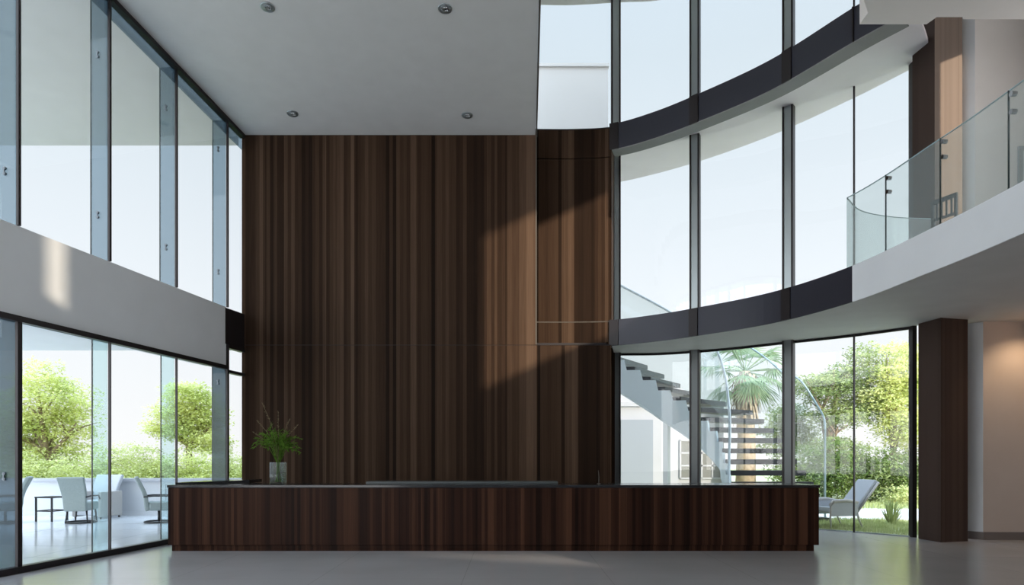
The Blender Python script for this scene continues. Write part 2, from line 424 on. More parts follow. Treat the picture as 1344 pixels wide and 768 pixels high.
# column and side walls
cw = shell('column', 'brown clad column beside the garden window, rising through the mezzanine', 'column')
MB().prism([(7.47, 12.55), (7.54, 12.0), (8.12, 12.16), (8.1, 12.7)], 0, 3.95).build('lower_cladding', M['column_wood'], cw)
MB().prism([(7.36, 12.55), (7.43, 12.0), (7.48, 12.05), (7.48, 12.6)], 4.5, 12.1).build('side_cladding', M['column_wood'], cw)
MB().prism([(7.43, 12.0), (7.98, 12.1), (7.98, 12.6), (7.48, 12.6), (7.48, 12.05)], 4.5, 12.1).build('front_cladding', M['column_sunlit'], cw)
w = shell('wall_side_lower', 'warm grey wall beside the dark column', 'wall')
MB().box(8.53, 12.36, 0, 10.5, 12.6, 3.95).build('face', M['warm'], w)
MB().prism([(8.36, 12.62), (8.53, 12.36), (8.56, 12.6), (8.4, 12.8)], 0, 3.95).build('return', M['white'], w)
m = MB().box(8.53, 12.345, 0, 10.5, 12.36, .14); m.prism([(8.345, 12.615), (8.36, 12.62), (8.53, 12.36), (8.53, 12.345)], 0, .14)
structure(m.build('baseboard_right', M['skirt']), 'brown grey baseboard under the warm wall', 'baseboard')
w = shell('wall_side_upper', 'pale plaster wall on the mezzanine', 'wall')
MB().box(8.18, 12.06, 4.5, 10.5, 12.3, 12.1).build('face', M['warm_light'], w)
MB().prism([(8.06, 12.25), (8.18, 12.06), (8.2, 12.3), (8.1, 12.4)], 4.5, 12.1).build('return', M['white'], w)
d = shell('door_1', 'pale door at the mezzanine wall beyond the balustrade', 'door')
MB().box(9.0, 12.03, 4.5, 9.9, 12.05, 6.9).build('leaf', M['white'], d)
m = MB().box(8.93, 12.02, 4.5, 9.0, 12.06, 6.98); m.box(9.0, 12.02, 6.9, 9.97, 12.06, 6.98); m.box(9.9, 12.02, 4.5, 9.97, 12.06, 6.9)
m.build('door_frame', M['alu'], d)

# ------------------------------------------------------------------ glazed side wall
ys = [14.2, 13.62, 12.02, 10.42, 8.82, 7.22, 5.62, 4.02, -4.0]
def wl(Y, off=0.0): return Vector((wall_x(Y), Y, 0)) + WN * off
s_top, s_bot = 4.49, 3.32
m = MB(); q = [wl(13.6), wl(-4), wl(-4, .45), wl(13.6, .45)]
m.prism([(p.x, p.y) for p in q], s_bot, s_top)
structure(m.build('wall_left_band', M['fascia'], bevel=.01), 'pale grey spandrel band between the two glazed storeys', 'wall')
m = MB(); q = [wl(14.2, -.04), wl(13.56, -.01), wl(13.56, .4), wl(14.2, .4)]
m.prism([(p.x, p.y) for p in q], 3.75, s_top - .02)
structure(m.build('trim_5', M['dark_metal']), 'dark spandrel panel at the end of the glass wall', 'trim')

def upright(Y, z0, z1, w, depth, name, mt, par):
    t = Vector((.145, 1, 0)).normalized(); c = wl(Y, -depth * .3)
    zz1 = z1
    return MB().obox((c.x, c.y, (z0 + zz1) / 2), t * w / 2, WN * depth / 2, (0, 0, (zz1 - z0) / 2)).build(name, mt, par)
def fin(Y, z0, z1, width, mt, par, bolts):
    t = Vector((.145, 1, 0)).normalized(); a = wl(Y, .03); m = MB()
    c = wl(Y, .03 + width / 2)
    m.obox((c.x, c.y, (z0 + z1) / 2), t * .008, WN * width / 2, (0, 0, (z1 - z0) / 2))
    e = wl(Y, .03 + width + .006)
    m.obox((e.x, e.y, (z0 + z1) / 2), t * .009, WN * .006, (0, 0, (z1 - z0) / 2), 1)
    f = m.build('glass_fin', [mt, M['edge']], par)
    for z in bolts:
        p = wl(Y, .03 + width * .55); b = MB()
        d = -t
        for k in (-.035, .035):
            b.tube([p + Vector((0, 0, z + k)) + d * .006, p + Vector((0, 0, z + k)) + d * .03], .022, 12)
        b.obox(p + Vector((0, 0, z)) + d * .025, WN * .008, d * .008, (0, 0, .05))
        b.build('bolt_fitting', M['bolt'], f)
    return f
nw = 1
places = ['end bay by the walnut wall', 'first full bay from the walnut wall', 'second full bay from the walnut wall', 'third full bay from the walnut wall', 'fourth bay from the walnut wall', 'fifth bay from the walnut wall', 'sixth bay from the walnut wall', 'long bay at the rear']
for k in range(len(ys) - 1):
    y1, y0 = ys[k], ys[k + 1]
    for up in (1, 0):
        z0, z1 = (s_top, ceil_z(y0) + .1) if up else (0.0, s_bot)
        w = shell(f'window_{nw}', f"{'upper' if up else 'ground floor'} glass wall, {places[k]}", 'window'); nw += 1
        a, b = wl(y0), wl(y1)
        if k == 0 and not up: z1 = 3.75
        m = MB(); m.prism([(p.x, p.y) for p in (a, b, wl(y1, .014), wl(y0, .014))], z0, (lambda x, y: ceil_z(y) + .02) if up else z1)
        m.build('pane', M['glass'], w)
        if up:
            m = MB(); m.prism([(p.x, p.y) for p in (wl(y0, -.06), wl(y1, -.06), wl(y1, .05), wl(y0, .05))], lambda x, y: ceil_z(y) - .07, lambda x, y: ceil_z(y))
            m.build('head_frame', M['dark_metal'], w)
            m = MB(); m.prism([(p.x, p.y) for p in (wl(y0, .02), wl(y1, .02), wl(y1, .035), wl(y0, .035))], lambda x, y: ceil_z(y) - .30, lambda x, y: ceil_z(y) - .07)
            m.build('head_panel', M['fin_blue'], w)
        else:
            m = MB(); m.prism([(p.x, p.y) for p in (wl(y0, -.05), wl(y1, -.05), wl(y1, .06), wl(y0, .06))], z1 - .075, z1)
            if k == 0: m.prism([(p.x, p.y) for p in (wl(y0, -.05), wl(y1, -.05), wl(y1, .06), wl(y0, .06))], 3.18, 3.24)
            m.build('head_frame', M['dark_metal'], w)
            m = MB(); m.prism([(p.x, p.y) for p in (wl(y0, -.05), wl(y1, -.05), wl(y1, .06), wl(y0, .06))], 0.0, .085)
            m.build('sill_track', M['dark_metal'], w)
        if 0 <= k < 7:
            Y = y0
            if up:
                upright(Y, z0, ceil_z(Y), .042, .035, 'mullion', M['dark_metal'], w)
                fin(Y, s_top + .0, ceil_z(Y) - .02, .27, M['fin_blue'], w, (5.2, 7.65))
            else:
                thick = {13.62: .06, 12.02: .014, 10.42: .018}.get(Y, .07)
                upright(Y, z0, z1, thick, .04, 'mullion', M['dark_metal'], w)
                if Y in (12.02, 10.42): fin(Y, .02, s_bot, .25, M['fin_teal'], w, ())
                else: fin(Y, .02, s_bot, .28, M['fin_dark'], w, (3.0,) if Y > 13 else (1.25,))

# canopies outside, over the terrace
m = MB(); m.prism([(-11.5, 9.5), (-11.5, 14.6), (wall_x(14.6) - .3, 14.6), (wall_x(9.5) - .3, 9.5)], lambda x, y: ceil_z(y) + .0, lambda x, y: ceil_z(y) + .3)
structure(m.build('roof_canopy_upper', M['canopy']), 'pale upper canopy over the terrace', 'roof')
m = MB(); m.prism([(-11.5, 9.5), (-11.5, 14.6), (wall_x(14.6) - .46, 14.6), (wall_x(9.5) - .46, 9.5)], 3.78, 4.1)
structure(m.build('roof_canopy_lower', M['canopy_low']), 'pale lower canopy over the terrace', 'roof')

# ------------------------------------------------------------------ curved glass wall
marks = [700, 808, 913, 1036, 1121, 1203]
idx = [0.0] + [at_px(G, p)[0] for p in marks[1:-1]] + [len(G) - 1.001]
names = ['bay beside the walnut strip', 'first bay beside the walnut strip', 'middle bay before the spiral stair', 'bay before the garden chair', 'last bay beside the dark column']
for k in range(5):
    seg = cut(G, idx[k], idx[k + 1])
    zr = [(8.8, 12.28)] if k == 0 else [(0.0, 12.28)]
    w = shell(f'window_{nw}', f'curved full height glass wall, {names[k]}', 'window'); nw += 1
    for z0, z1 in zr:
        MB().ribbon(seg, .014, z0, z1).build('pane', M['glass'], w)
    if k:
        MB().ribbon(seg, .05, 3.9, 3.95).build('head_frame', M['dark_metal'], w)
        MB().ribbon(seg, .05, 0, .02).build('sill_track', M['alu'], w)
    if k < 4:
        i, p, tg = at_px(G, marks[k + 1]); n = Vector((tg.y, -tg.x))
        sight = Vector((p.x, p.y)).normalized(); side = Vector((sight.y, -sight.x))
        if k < 3:
            for z0, z1 in ((0.0, 3.95), (4.5, 12.27)):
                c = Vector((p.x, p.y)) + n * .05; zc, zh = (z0 + z1) / 2, (z1 - z0) / 2
                f = MB().obox((c.x, c.y, zc), (tg.x * .075, tg.y * .075, 0), (n.x * .06, n.y * .06, 0), (0, 0, zh)).build('mullion', M['alu_dark' if z0 == 0 else 'alu'], w)
                for s in (-1, 1):
                    e = c + Vector((tg.x, tg.y)) * .092 * s
                    MB().obox((e.x, e.y, zc), (tg.x * .02, tg.y * .02, 0), (n.x * .075, n.y * .075, 0), (0, 0, zh)).build('cover_strip', M['dark_metal'], f)
        else:
            MB().obox((p.x, p.y, 6.05), (tg.x * .014, tg.y * .014, 0), (n.x * .02, n.y * .02, 0), (0, 0, 6.05)).build('mullion', M['dark_metal'], w)
    else:
        p = G[-1]
        MB().box(p.x - .05, p.y - .03, 0, p.x + .03, p.y + .1, 12.2).build('mullion', M['dark_metal'], w)
# outside eave
inner = inset(cut(B, at_px(B, 803)[0], len(B) - 1.001), .33)
m = MB(); m.prism([(p.x, p.y) for p in inner] + [(p.x, p.y) for p in cut(E, at_px(E, 806)[0], len(E) - 1.001)][::-1], 8.88, 8.96)
structure(m.build('roof_eave', M['eave']), 'pale curved eave outside the high glass', 'roof')

# ------------------------------------------------------------------ mezzanine balustrade
bal = thing('glass_balustrade', 'frameless glass balustrade along the curved mezzanine edge', 'balustrade', (0, 0, 0))
px_of = [1107, 1157, 1228, 1316]
bi = [at_px(F, p)[0] for p in px_of] + [len(F) - 1.001]
for k in range(4):
    seg = cut(F, bi[k] + (.06 if k else 0), bi[k + 1])
    seg = inset(seg)
    m = MB().ribbon(seg, .018, 4.503, 5.67); m.ribbon(seg, .018, 5.67, 5.68, 1)
    g = m.build('glass_panel', [M['rail_glass'], M['edge_bright']], bal)
    p = seg[0]; t = (seg[1] - seg[0]).normalized()
    if k:
        m = MB().obox((p.x, p.y, 5.09), (t.x * .004, t.y * .004, 0), (-t.y * .010, t.x * .010, 0), (0, 0, .585)); m.build('panel_joint', M['edge'], g)
        for z in (5.60, 5.40):
            c = p + t * .07; n = Vector((t.y, -t.x)); m = MB()
            m.tube([(c.x - n.x * .03, c.y - n.y * .03, z), (c.x + n.x * .03, c.y + n.y * .03, z)], .03, 12)
            m.build('clamp', M['chrome'], g)
ret = [inset(cut(F, bi[0], bi[1]))[0]]
ret = spline([(ret[0].x, ret[0].y), (5.9, 11.55), (6.6, 11.85), (7.4, 11.95)], 6)
m = MB().ribbon(ret[::-1], .018, 4.503, 5.66); m.ribbon(ret[::-1], .018, 5.66, 5.67, 1)
m.build('return_panel', [M['rail_glass'], M['edge_bright']], bal)

# chair on the mezzanine
ch = thing('slatted_chair', 'dark slat back chair standing on the mezzanine behind the glass', 'chair', (6.62, 10.25, 4.505), 1.95); ch.scale = (.9, .9, .9)
m = MB().box(-.22, -.22, .42, .22, .22, .47); m.build('seat', M['black'], ch, bevel=.01)
m = MB().box(-.22, .19, .90, .22, .23, .97); m.box(-.22, .19, .62, .22, .22, .66)
for k in range(4): m.box(-.14 + k * .085, .2, .66, -.11 + k * .085, .215, .9)
m.build('backrest', M['black'], ch)
for sx in (-1, 1):
    MB().box(sx * .2 - .02, .19, 0, sx * .2 + .02, .23, .97).build('leg', M['black'], ch)
    MB().box(sx * .2 - .02, -.22, 0, sx * .2 + .02, -.18, .42).build('leg', M['black'], ch)

# ------------------------------------------------------------------ downlights
def ceiling_point(px, py):
    k = (600 - py) / 896.0; Y = (8.2 + .09 * 14.2 - EYE) / (k + .09)
    return Vector(((px - 672) / 896 * Y, Y, ceil_z(Y)))
root = None
for (px, py), lb in zip([(351, 9), (584, 11), (384, 149), (613, 151)],
        ['recessed ceiling downlight farther from the walnut wall, on the glazed side', 'recessed ceiling downlight farther from the walnut wall, on the atrium side',
         'recessed ceiling downlight close to the walnut wall, on the glazed side', 'recessed ceiling downlight close to the walnut wall, on the atrium side']):
    p = ceiling_point(px, py)
    if root is None:
        d = root = thing('recessed_downlight', lb, 'downlight', p, 0, 'downlights in the low ceiling')
        MB().lathe([(.075, -.004), (.105, -.014), (.11, -.008), (.11, .0)], n=32).build('trim_ring', M['alu'], d, True)
        MB().lathe([(.001, -.003), (.04, -.009), (.075, -.012), (.08, -.004)], n=32).build('lens', M['lamp_lens'], d, True)
        m = MB()
        for k in range(2): m.tube([(.03 * math.cos(a) + .03 * k, .035 * math.sin(a) , -.014) for a in [2 * PI * j / 16 for j in range(16)]], .004, 6, 0, True)
        m.build('reflector', M['chrome'], d)
    else:
        d = copy_tree(root); d.location = p; d['label'] = lb
    d.rotation_euler = (math.atan(-.09), 0, 0)

d = copy_tree(root); d.location = (9.18, 11.6, 3.95); d.rotation_euler = (0, 0, 0); d['label'] = 'lit recessed downlight in the mezzanine underside by the warm wall'; d['group'] = 'downlights under the mezzanine'

# ------------------------------------------------------------------ reception desk
desk = thing('reception_desk', 'long low reception desk of red brown veneer with a black worktop', 'desk', (0, 0, 0))
MB().box(-5.47, 10.85, .10, 4.88, 11.72, 1.01).build('body', M['desk_wood'], desk, bevel=.006)
MB().box(-5.43, 10.9, 0, 4.82, 11.68, .105).build('plinth', M['desk_wood'], desk)
MB().box(-5.48, 10.84, 1.012, 4.89, 11.75, 1.055).build('worktop', M['counter'], desk, bevel=.004)
MB().box(-2.42, 11.3, 1.055, .76, 11.62, 1.095).build('raised_ledge', M['ledge'], desk, bevel=.004)
m = MB(); m.prism([(-5.45, 11.05), (-4.47, 11.62), (-4.47, 12.2), (-5.45, 12.2)], 1.057, lambda x, y: 1.085 + (x + 5.45) * .024)
m.build('return_top', M['counter'], desk)
pen = thing('desk_pen_stand', 'slim metal pen stand on the black worktop', 'pen stand', (1.43, 11.25, 1.055))
MB().lathe([(.03, 0), (.03, .01), (.012, .016)], n=16).build('base', M['trim'], pen)
MB().tube([(0, 0, .01), (.003, 0, .12), (-.006, 0, .225)], [.007, .007, .004], 8).build('pen', M['trim'], pen)

# vase with cut stems
vx, vy, vz = (365 - 672) / 896 * 11.2, 11.2, 1.055
v = thing('glass_vase', 'clear cylindrical glass vase on the desk holding cut stems', 'vase', (vx, vy, vz))
prof = [(.122, 0), (.132, .012), (.134, .12), (.134, .35), (.136, .36), (.127, .36), (.124, .35), (.124, .03), (.001, .025)]
MB().lathe(prof, n=40).build('vessel', M['vase_glass'], v, True)
MB().lathe([(.001, .028), (.121, .03), (.121, .2), (.001, .2)], n=32).build('water', glass('vase water', (.93, .96, .93), .4), v, True)
bq = thing('leafy_bouquet', 'bunch of green leafy branches with seed stems in the glass vase', 'bouquet', (vx, vy, vz + .035))
rs = random.Random(5)
ms, ml, mb = MB(), MB(), MB()
def leaf(mb, p, d, ln, wd, rnd):
    d = d.normalized(); s = d.cross(Vector((rnd.uniform(-1, 1), rnd.uniform(-1, 1), rnd.uniform(-.3, 1)))).normalized() * wd; n = d.cross(s).normalized()
    mb.add([p, p + d * ln * .45 + s + n * ln * .05, p + d * ln, p + d * ln * .45 - s + n * ln * .05], [(0, 1, 2, 3)])
tips = [(-.10, .05, .95), (-.22, 0, .75), (.02, .05, .9), (.22, 0, .82), (.33, .05, .62), (-.3, .05, .58)]
for k in range(46):
    a = rs.uniform(0, 2 * PI); r = rs.uniform(.08, .46) ** 1.0; h = .90 - r * .62 + rs.uniform(-.22, .1)
    b0 = Vector((.05 * math.cos(a + 2), .05 * math.sin(a + 2), 0))
    b1 = Vector((.03 * math.cos(a), .03 * math.sin(a), .33)); b2 = Vector((r * math.cos(a), r * .7 * math.sin(a), h))
    pts = [b0, b1]
    for t in (.25, .5, .75, 1): pts.append(b1.lerp(b2, t) + Vector((0, 0, (.05 + .28 * r) * math.sin(PI * t))))
    ms.tube(pts, .0026, 5)
    for j in range(17):
        t = rs.uniform(.3, 1) ** .8; t = min(t, .999); i = int(t * 4) + 1; p = pts[i].lerp(pts[i + 1], t * 4 - int(t * 4))
        d = (pts[i + 1] - pts[i]).normalized() * .9 + Vector((rs.uniform(-1, 1), rs.uniform(-1, 1), rs.uniform(-.7, .5)))
        leaf(ml, p, d, rs.uniform(.045, .10), .0085, rs)
for (x, y, h) in ((-.27, 0, 1.34), (-.01, .03, 1.2), (.19, 0, 1.06), (-.36, .02, 1.05), (-.42, 0, .86), (.32, .03, .98)):
    b1 = Vector((0, 0, .33)); pts = [Vector((0, .01, 0)), b1] + [b1.lerp(Vector((x, y, h - .035)), t) + Vector((-x * .25 * math.sin(PI * t), 0, 0)) for t in (.3, .6, .8, 1)]
    mb.tube(pts, .003, 5)
    for j in range(34):
        t = rs.uniform(.0, 1); p = pts[3].lerp(pts[5], t)
        leaf(mb, p, Vector((rs.uniform(-1, 1), rs.uniform(-1, 1), rs.uniform(0, 1))), rs.uniform(.015, .035), .006, rs)
ms.build('stems', M['leaf_vase'], bq); ml.build('leaves', M['leaf_vase'], bq); mb.build('seed_heads', M['stem_brown'], bq)

# ------------------------------------------------------------------ terrace and its furniture
m = MB(); m.prism([(wall_x(-4) - .07, -4), (wall_x(17.6) - .07, 17.6), (-24, 17.6), (-24, -4)], -.2, 0)
structure(m.build('floor_terrace', M['terrace']), 'pale glossy terrace tiles outside the glass wall', 'floor')
w = shell('wall_terrace', 'white parapet wall at the end of the terrace', 'wall')
MB().box(-24, 17.5, 0, -5.0, 17.75, .88).build('parapet', M['parapet'], w)
MB().box(-24, 17.44, .88, -4.9, 17.8, .95).build('coping', M['build'], w)
m = MB()
for k in range(8): m.box(-23 + k * 2.35, 17.47, .12, -22.98 + k * 2.35, 17.5, .8)
m.box(-24, 17.46, 0, -5, 17.5, .1)
m.build('panel_joint', M['parapet'], w)

def back_profile(off=0): return [(-.26, .27), (-.285, .42), (-.29, .55), (-.34, .72), (-.42, .90), (-.485, 1.04)]
def shell_back(mb, w0, w1, th):
    pr = back_profile(); n = len(pr); vs = []
    for i, (y, z) in enumerate(pr):
        hw = w0 + (w1 - w0) * (i / (n - 1)) ** 1.2
        for dy, b in ((0, 0), (th, 0)):
            vs += [(-hw, y + dy, z + dy * .25), (hw, y + dy, z + dy * .25)]
    fs = []
    for i in range(n - 1):
        a, b = 4 * i, 4 * i + 4
        fs += [(a, a + 1, b + 1, b), (a + 2, b + 2, b + 3, a + 3), (a, b, b + 2, a + 2), (a + 1, a + 3, b + 3, b + 1)]
    fs += [(0, 2, 3, 1), (4 * n - 4, 4 * n - 3, 4 * n - 1, 4 * n - 2)]
    mb.add(vs, fs)
def terrace_chair(label, x, y, rz, base):
    t = thing('upholstered_chair', label, 'chair', (x, y, 0), rz, 'chairs on the terrace')
    m = MB(); shell_back(m, .235, .285, .085); m.build('backrest', M['chair_pad'], t, bevel=.025)
    MB().box(-.24, -.2, .28, .24, .36, .48).build('seat', M['chair_pad'], t, bevel=.05)
    for s in (-1, 1):
        MB().tube([(s * .265, -.3, .60), (s * .275, -.1, .62), (s * .275, .25, .61), (s * .27, .33, .52)], .017, 8).build('armrest', M['black'], t, True)
    ring = [(.30 * math.cos(a), .02 + .30 * math.sin(a), .018) for a in [2 * PI * k / 28 for k in range(28)]]
    MB().tube(ring, .018, 8, 0, True).build('base_ring', M['black'], t, True)
    if base == 'legs':
        for sx in (-1, 1):
            for sy in (-1, 1):
                MB().tube([(sx * .2, sy * .2 + .05, .3), (sx * .235, sy * .22 + .04, .0)], [.022, .014], 8).build('leg', M['black'], t, True)
    else:
        m = MB().tube([(0, .02, .29), (0, .02, .03)], .028, 12)
        m.tube([(-.29, .02, .02), (.29, .02, .02)], .014, 8)
        m.build('pedestal', M['black'], t, True)
    return t
terrace_chair('grey green upholstered chair seen from behind, next to the dark stool', -9.86, 15.6, .12, 'legs')
terrace_chair('grey green swivel chair half hidden by the dark door frame', -11.48, 15.5, 2.05, 'pedestal')
terrace_chair('grey green swivel chair showing just past the desk end', -8.14, 15.7, -1.05, 'pedestal')
a = thing('box_armchair', 'pale box armchair with beige side panel facing the other terrace chairs', 'armchair', (-10.22, 16.85, 0), 3.0)
MB().box(-.29, -.2, .08, .29, .36, .44).build('seat', M['chair_white'], a, bevel=.04)
m = MB(); shell_back(m, .30, .36, .1); m.build('backrest', M['chair_white'], a, bevel=.03)
for s in (-1, 1):
    MB().box(s * .345 - .045, -.36, .05, s * .345 + .045, .38, .66).build('side_panel', M['chair_beige'], a, bevel=.02)
    for y in (-.3, .32): MB().tube([(s * .34, y, .07), (s * .34, y, 0)], .02, 8).build('foot', M['black'], a)
st = thing('dark_frame_stool', 'small dark frame side table between the terrace chairs', 'side table', (-10.82, 16.05, 0), -.19)
MB().box(-.24, -.24, .545, .24, .24, .575).build('top', M['black'], st, bevel=.006)
for sx in (-1, 1):
    for sy in (-1, 1):
        MB().obox((sx * .215, sy * .215, .275), (.016, 0, 0), (0, .016, 0), (0, 0, .275)).build('leg', M['black'], st)
m = MB()
for s in (-1, 1): m.box(-.2, s * .215 - .012, .23, .2, s * .215 + .012, .255); m.box(s * .215 - .012, -.2, .23, s * .215 + .012, .2, .255)
m.build('stretcher_frame', M['black'], st)

# ------------------------------------------------------------------ garden ground
def band(pts, z0, z1, name, mt):
    return MB().prism(pts, z0, z1).build(name, mt)
gp = [(p.x, p.y + .06) for p in cut(G, at_px(G, 806)[0], len(G) - 1.001)]
structure(band(gp + [(8.4, 12.9), (30, 12.9), (30, 15.1), (2.4, 16.9)], -.3, -.02, 'lawn', M['lawn']), 'strip of lawn outside the curved glass', 'lawn')
structure(band([(2.4, 16.9), (30, 15.1), (30, 18.6), (2.4, 20.5)], -.3, -.01, 'path', M['path']), 'white paved path across the garden', 'path')
structure(band([(2.4, 20.5), (30, 18.6), (30, 60), (2.4, 60)], -.3, -.02, 'lawn_far', M['lawn']), 'lawn beyond the white path', 'lawn')
structure(MB().box(-80, 17.8, -.5, 2.4, 90, -.05).build('ground', M['ground']), 'open ground beyond the terrace parapet', 'ground')
structure(MB().box(-80, 60, -.5, 80, 90, -.04).build('ground_far', M['ground']), 'open ground at the back', 'ground')
rg = random.Random(3); m = MB()
for k in range(9000):
    x = rg.uniform(6.2, 9.2); y = rg.uniform(12.9, 16.8)
    gy = 13.9 - (x - 6.5) * .95 if x < 7.6 else 12.9
    if y < gy + .35 or y > 16.9 - (x - 2.4) * .065: continue
    h = rg.uniform(.03, .09); a = rg.uniform(0, 2 * PI); dx, dy = .008 * math.cos(a), .008 * math.sin(a); lx, ly = rg.uniform(-.03, .03), rg.uniform(-.03, .03)
    m.add([(x - dx, y - dy, -.02), (x + dx, y + dy, -.02), (x + lx, y + ly, h)], [(0, 1, 2)])
for k in range(5000):
    x = rg.uniform(7, 14); y = rg.uniform(20, 24)
    h = rg.uniform(.05, .12); a = rg.uniform(0, 2 * PI); dx, dy = .012 * math.cos(a), .012 * math.sin(a); lx, ly = rg.uniform(-.03, .03), rg.uniform(-.03, .03)
    m.add([(x - dx, y - dy, -.02), (x + dx, y + dy, -.02), (x + lx, y + ly, h)], [(0, 1, 2)])
o = m.build('grass', M['grass']); o['kind'] = 'stuff'; o['label'] = 'short green grass growing on the garden lawn'; o['category'] = 'grass'

tf = MB()
for k in range(70):
    a = rg.uniform(0, 2 * PI); r = rg.uniform(.1, .42); h = rg.uniform(.35, .75) * (1.1 - r); b = Vector((.05 * math.cos(a), .05 * math.sin(a), 0)); s = Vector((-math.sin(a), math.cos(a), 0)) * .016
    p1 = b + Vector((r * .4 * math.cos(a), r * .4 * math.sin(a), h * .75)); p2 = b + Vector((r * math.cos(a), r * math.sin(a), h))
    tf.add([b - s, b + s, p1 + s * .8, p1 - s * .8, p2], [(0, 1, 2, 3), (3, 2, 4)])
t = tag(tf.build('grass_tuft', M['grass'], loc=(W(1170, 688, 15.3).x, 15.3, -.015)), 'spiky tuft of long grass beside the white path', 'plant')

# garden lounge chair (near side towards the room, facing away along the desk)
lc = thing('reclining_garden_chair', 'pale reclining armchair on the grass outside the curved glass', 'chair', (6.98, 14.75, -.02), PI / 2 + .22)
m = MB()          # local: +y is the front
m.obox((0, .02, .36), (.27, 0, 0), (0, .34, .05), (0, -.006, .06)); m.build('seat', M['chair_white'], lc, bevel=.03)
bd = Vector((0, -.50, .60)); bd.normalize(); bn = Vector((0, bd.z, -bd.y))
m = MB().obox(Vector((0, -.30, .38)) + bd * .40, (.28, 0, 0), bd * .42, bn * .045); m.build('backrest', M['chair_white'], lc, bevel=.03)
m = MB()
for s in (-1, 1): MB().tube([Vector((s * .30, -.28, .36)) - bn * .03, Vector((s * .30, -.28, .36)) + bd * .83 - bn * .03], .025, 8).build('back_rail', M['frame_pale'], lc, True)
for s in (-1, 1):
    m = MB()
    m.tube([(s * .33, .38, .50), (s * .335, .30, .585), (s * .335, .0, .60), (s * .33, -.30, .56)], [.035, .04, .04, .03], 10)
    arm = m.build('armrest', M['frame_pale'], lc, True)
    m = MB().obox((s * .33, .03, .42), (.018, 0, 0), (0, .33, 0), (0, 0, .15)); m.build('side_panel', M['chair_white'], arm, bevel=.015)
    MB().tube([(s * .33, .36, .52), (s * .33, .37, .25), (s * .33, .35, 0)], [.022, .02, .016], 8).build('leg', M['frame_pale'], lc, True)
    MB().tube([(s * .33, -.25, .45), (s * .33, -.32, .2), (s * .33, -.42, 0)], [.022, .02, .016], 8).build('leg', M['frame_pale'], lc, True)
gt = thing('garden_side_table', 'pale round side table beyond the desk end next to the garden chair', 'side table', (6.45, 15.0, -.02))
MB().lathe([(.001, .56), (.26, .56), (.27, .58), (.26, .6), (.001, .6)], n=28).build('top', M['chair_white'], gt, True)
MB().lathe([(.2, 0), (.2, .02), (.03, .05), (.03, .56)], n=20).build('base', M['frame_pale'], gt, True)

# ------------------------------------------------------------------ spiral staircase
steps = []     # (left end, right end) seen on plan, height
dat = [(978, 16.0, 1090, 15.9), (972, 16.15, 1083, 16.05), (967, 16.3, 1076, 16.2),
       (963, 16.4, 1068, 16.4), (958, 16.6, 1058, 16.65), (955, 16.8, 1046, 16.95), (950, 17.0, 1037, 17.3), (948, 17.2, 1027, 17.7),
       (938, 17.4, 1016, 18.1), (926, 17.6, 1003, 18.6), (912, 17.75, 988, 19.1), (894, 17.85, 952, 19.45), (873, 17.95, 918, 19.65), (854, 18.0, 893, 19.75), (833, 18.05, 872, 19.8), (812, 18.1, 850, 19.85)]
for k, (a, ya, b, yb) in enumerate(dat):
    z = .9 + .272 * (k - 3)
    steps.append((Vector(((a - 672) / 896 * ya, ya, z)), Vector(((b - 672) / 896 * yb, yb, z))))
sc = thing('spiral_staircase', 'outdoor spiral staircase with dark treads, pale blue stringer and glass rails', 'staircase', (0, 0, 0))
n = len(steps)
for k, (l, r) in enumerate(steps):
    nl = steps[min(k + 1, n - 1)][0] - steps[max(k - 1, 0)][0]; nr = steps[min(k + 1, n - 1)][1] - steps[max(k - 1, 0)][1]
    nl.z = nr.z = 0; d1 = nl.normalized() * .30; d2 = nr.normalized() * min(max(nr.length * .62, .3), .62)
    poly = [(l.x, l.y), (r.x, r.y), (r.x + d2.x, r.y + d2.y), (l.x + d1.x, l.y + d1.y)]
    MB().prism(poly, l.z - .125, l.z).build('tread', M['tread'], sc)
# stringer: smooth lower edge, stepped top carried up to each tread
m = MB(); q = 6
path = spline([(s[0].x, s[0].y, s[0].z) for s in steps], q)
lo, hi = [], []
for i, p in enumerate(path):
    k = min(int(i / q + .35), n - 1)
    hi.append(max(steps[k][0].z - .1, 0.05)); lo.append(max(p.z - .78 - .12 * min(1, max(0, (i / q - 6) / 4)), -.02))
m.ribbon([Vector((p.x - .0, p.y)) for p in path], .07, lambda i: min(lo[i], hi[i] - .02), lambda i: hi[i])
m.build('stringer', M['steel_blue'], sc)
m = MB()
for i in range(len(path) - 1):
    a, b = path[i], path[i + 1]
m.tube([(p.x, p.y + .03, lo[i]) for i, p in enumerate(path)], .05, 8); m.build('stringer_flange', M['steel_blue'], sc, True)
pc = W(875, 600, 18.25)
MB().tube([(pc.x, 18.25, -.02), (pc.x, 18.25, 2.75)], .10, 4).build('support_post', M['alu'], sc)
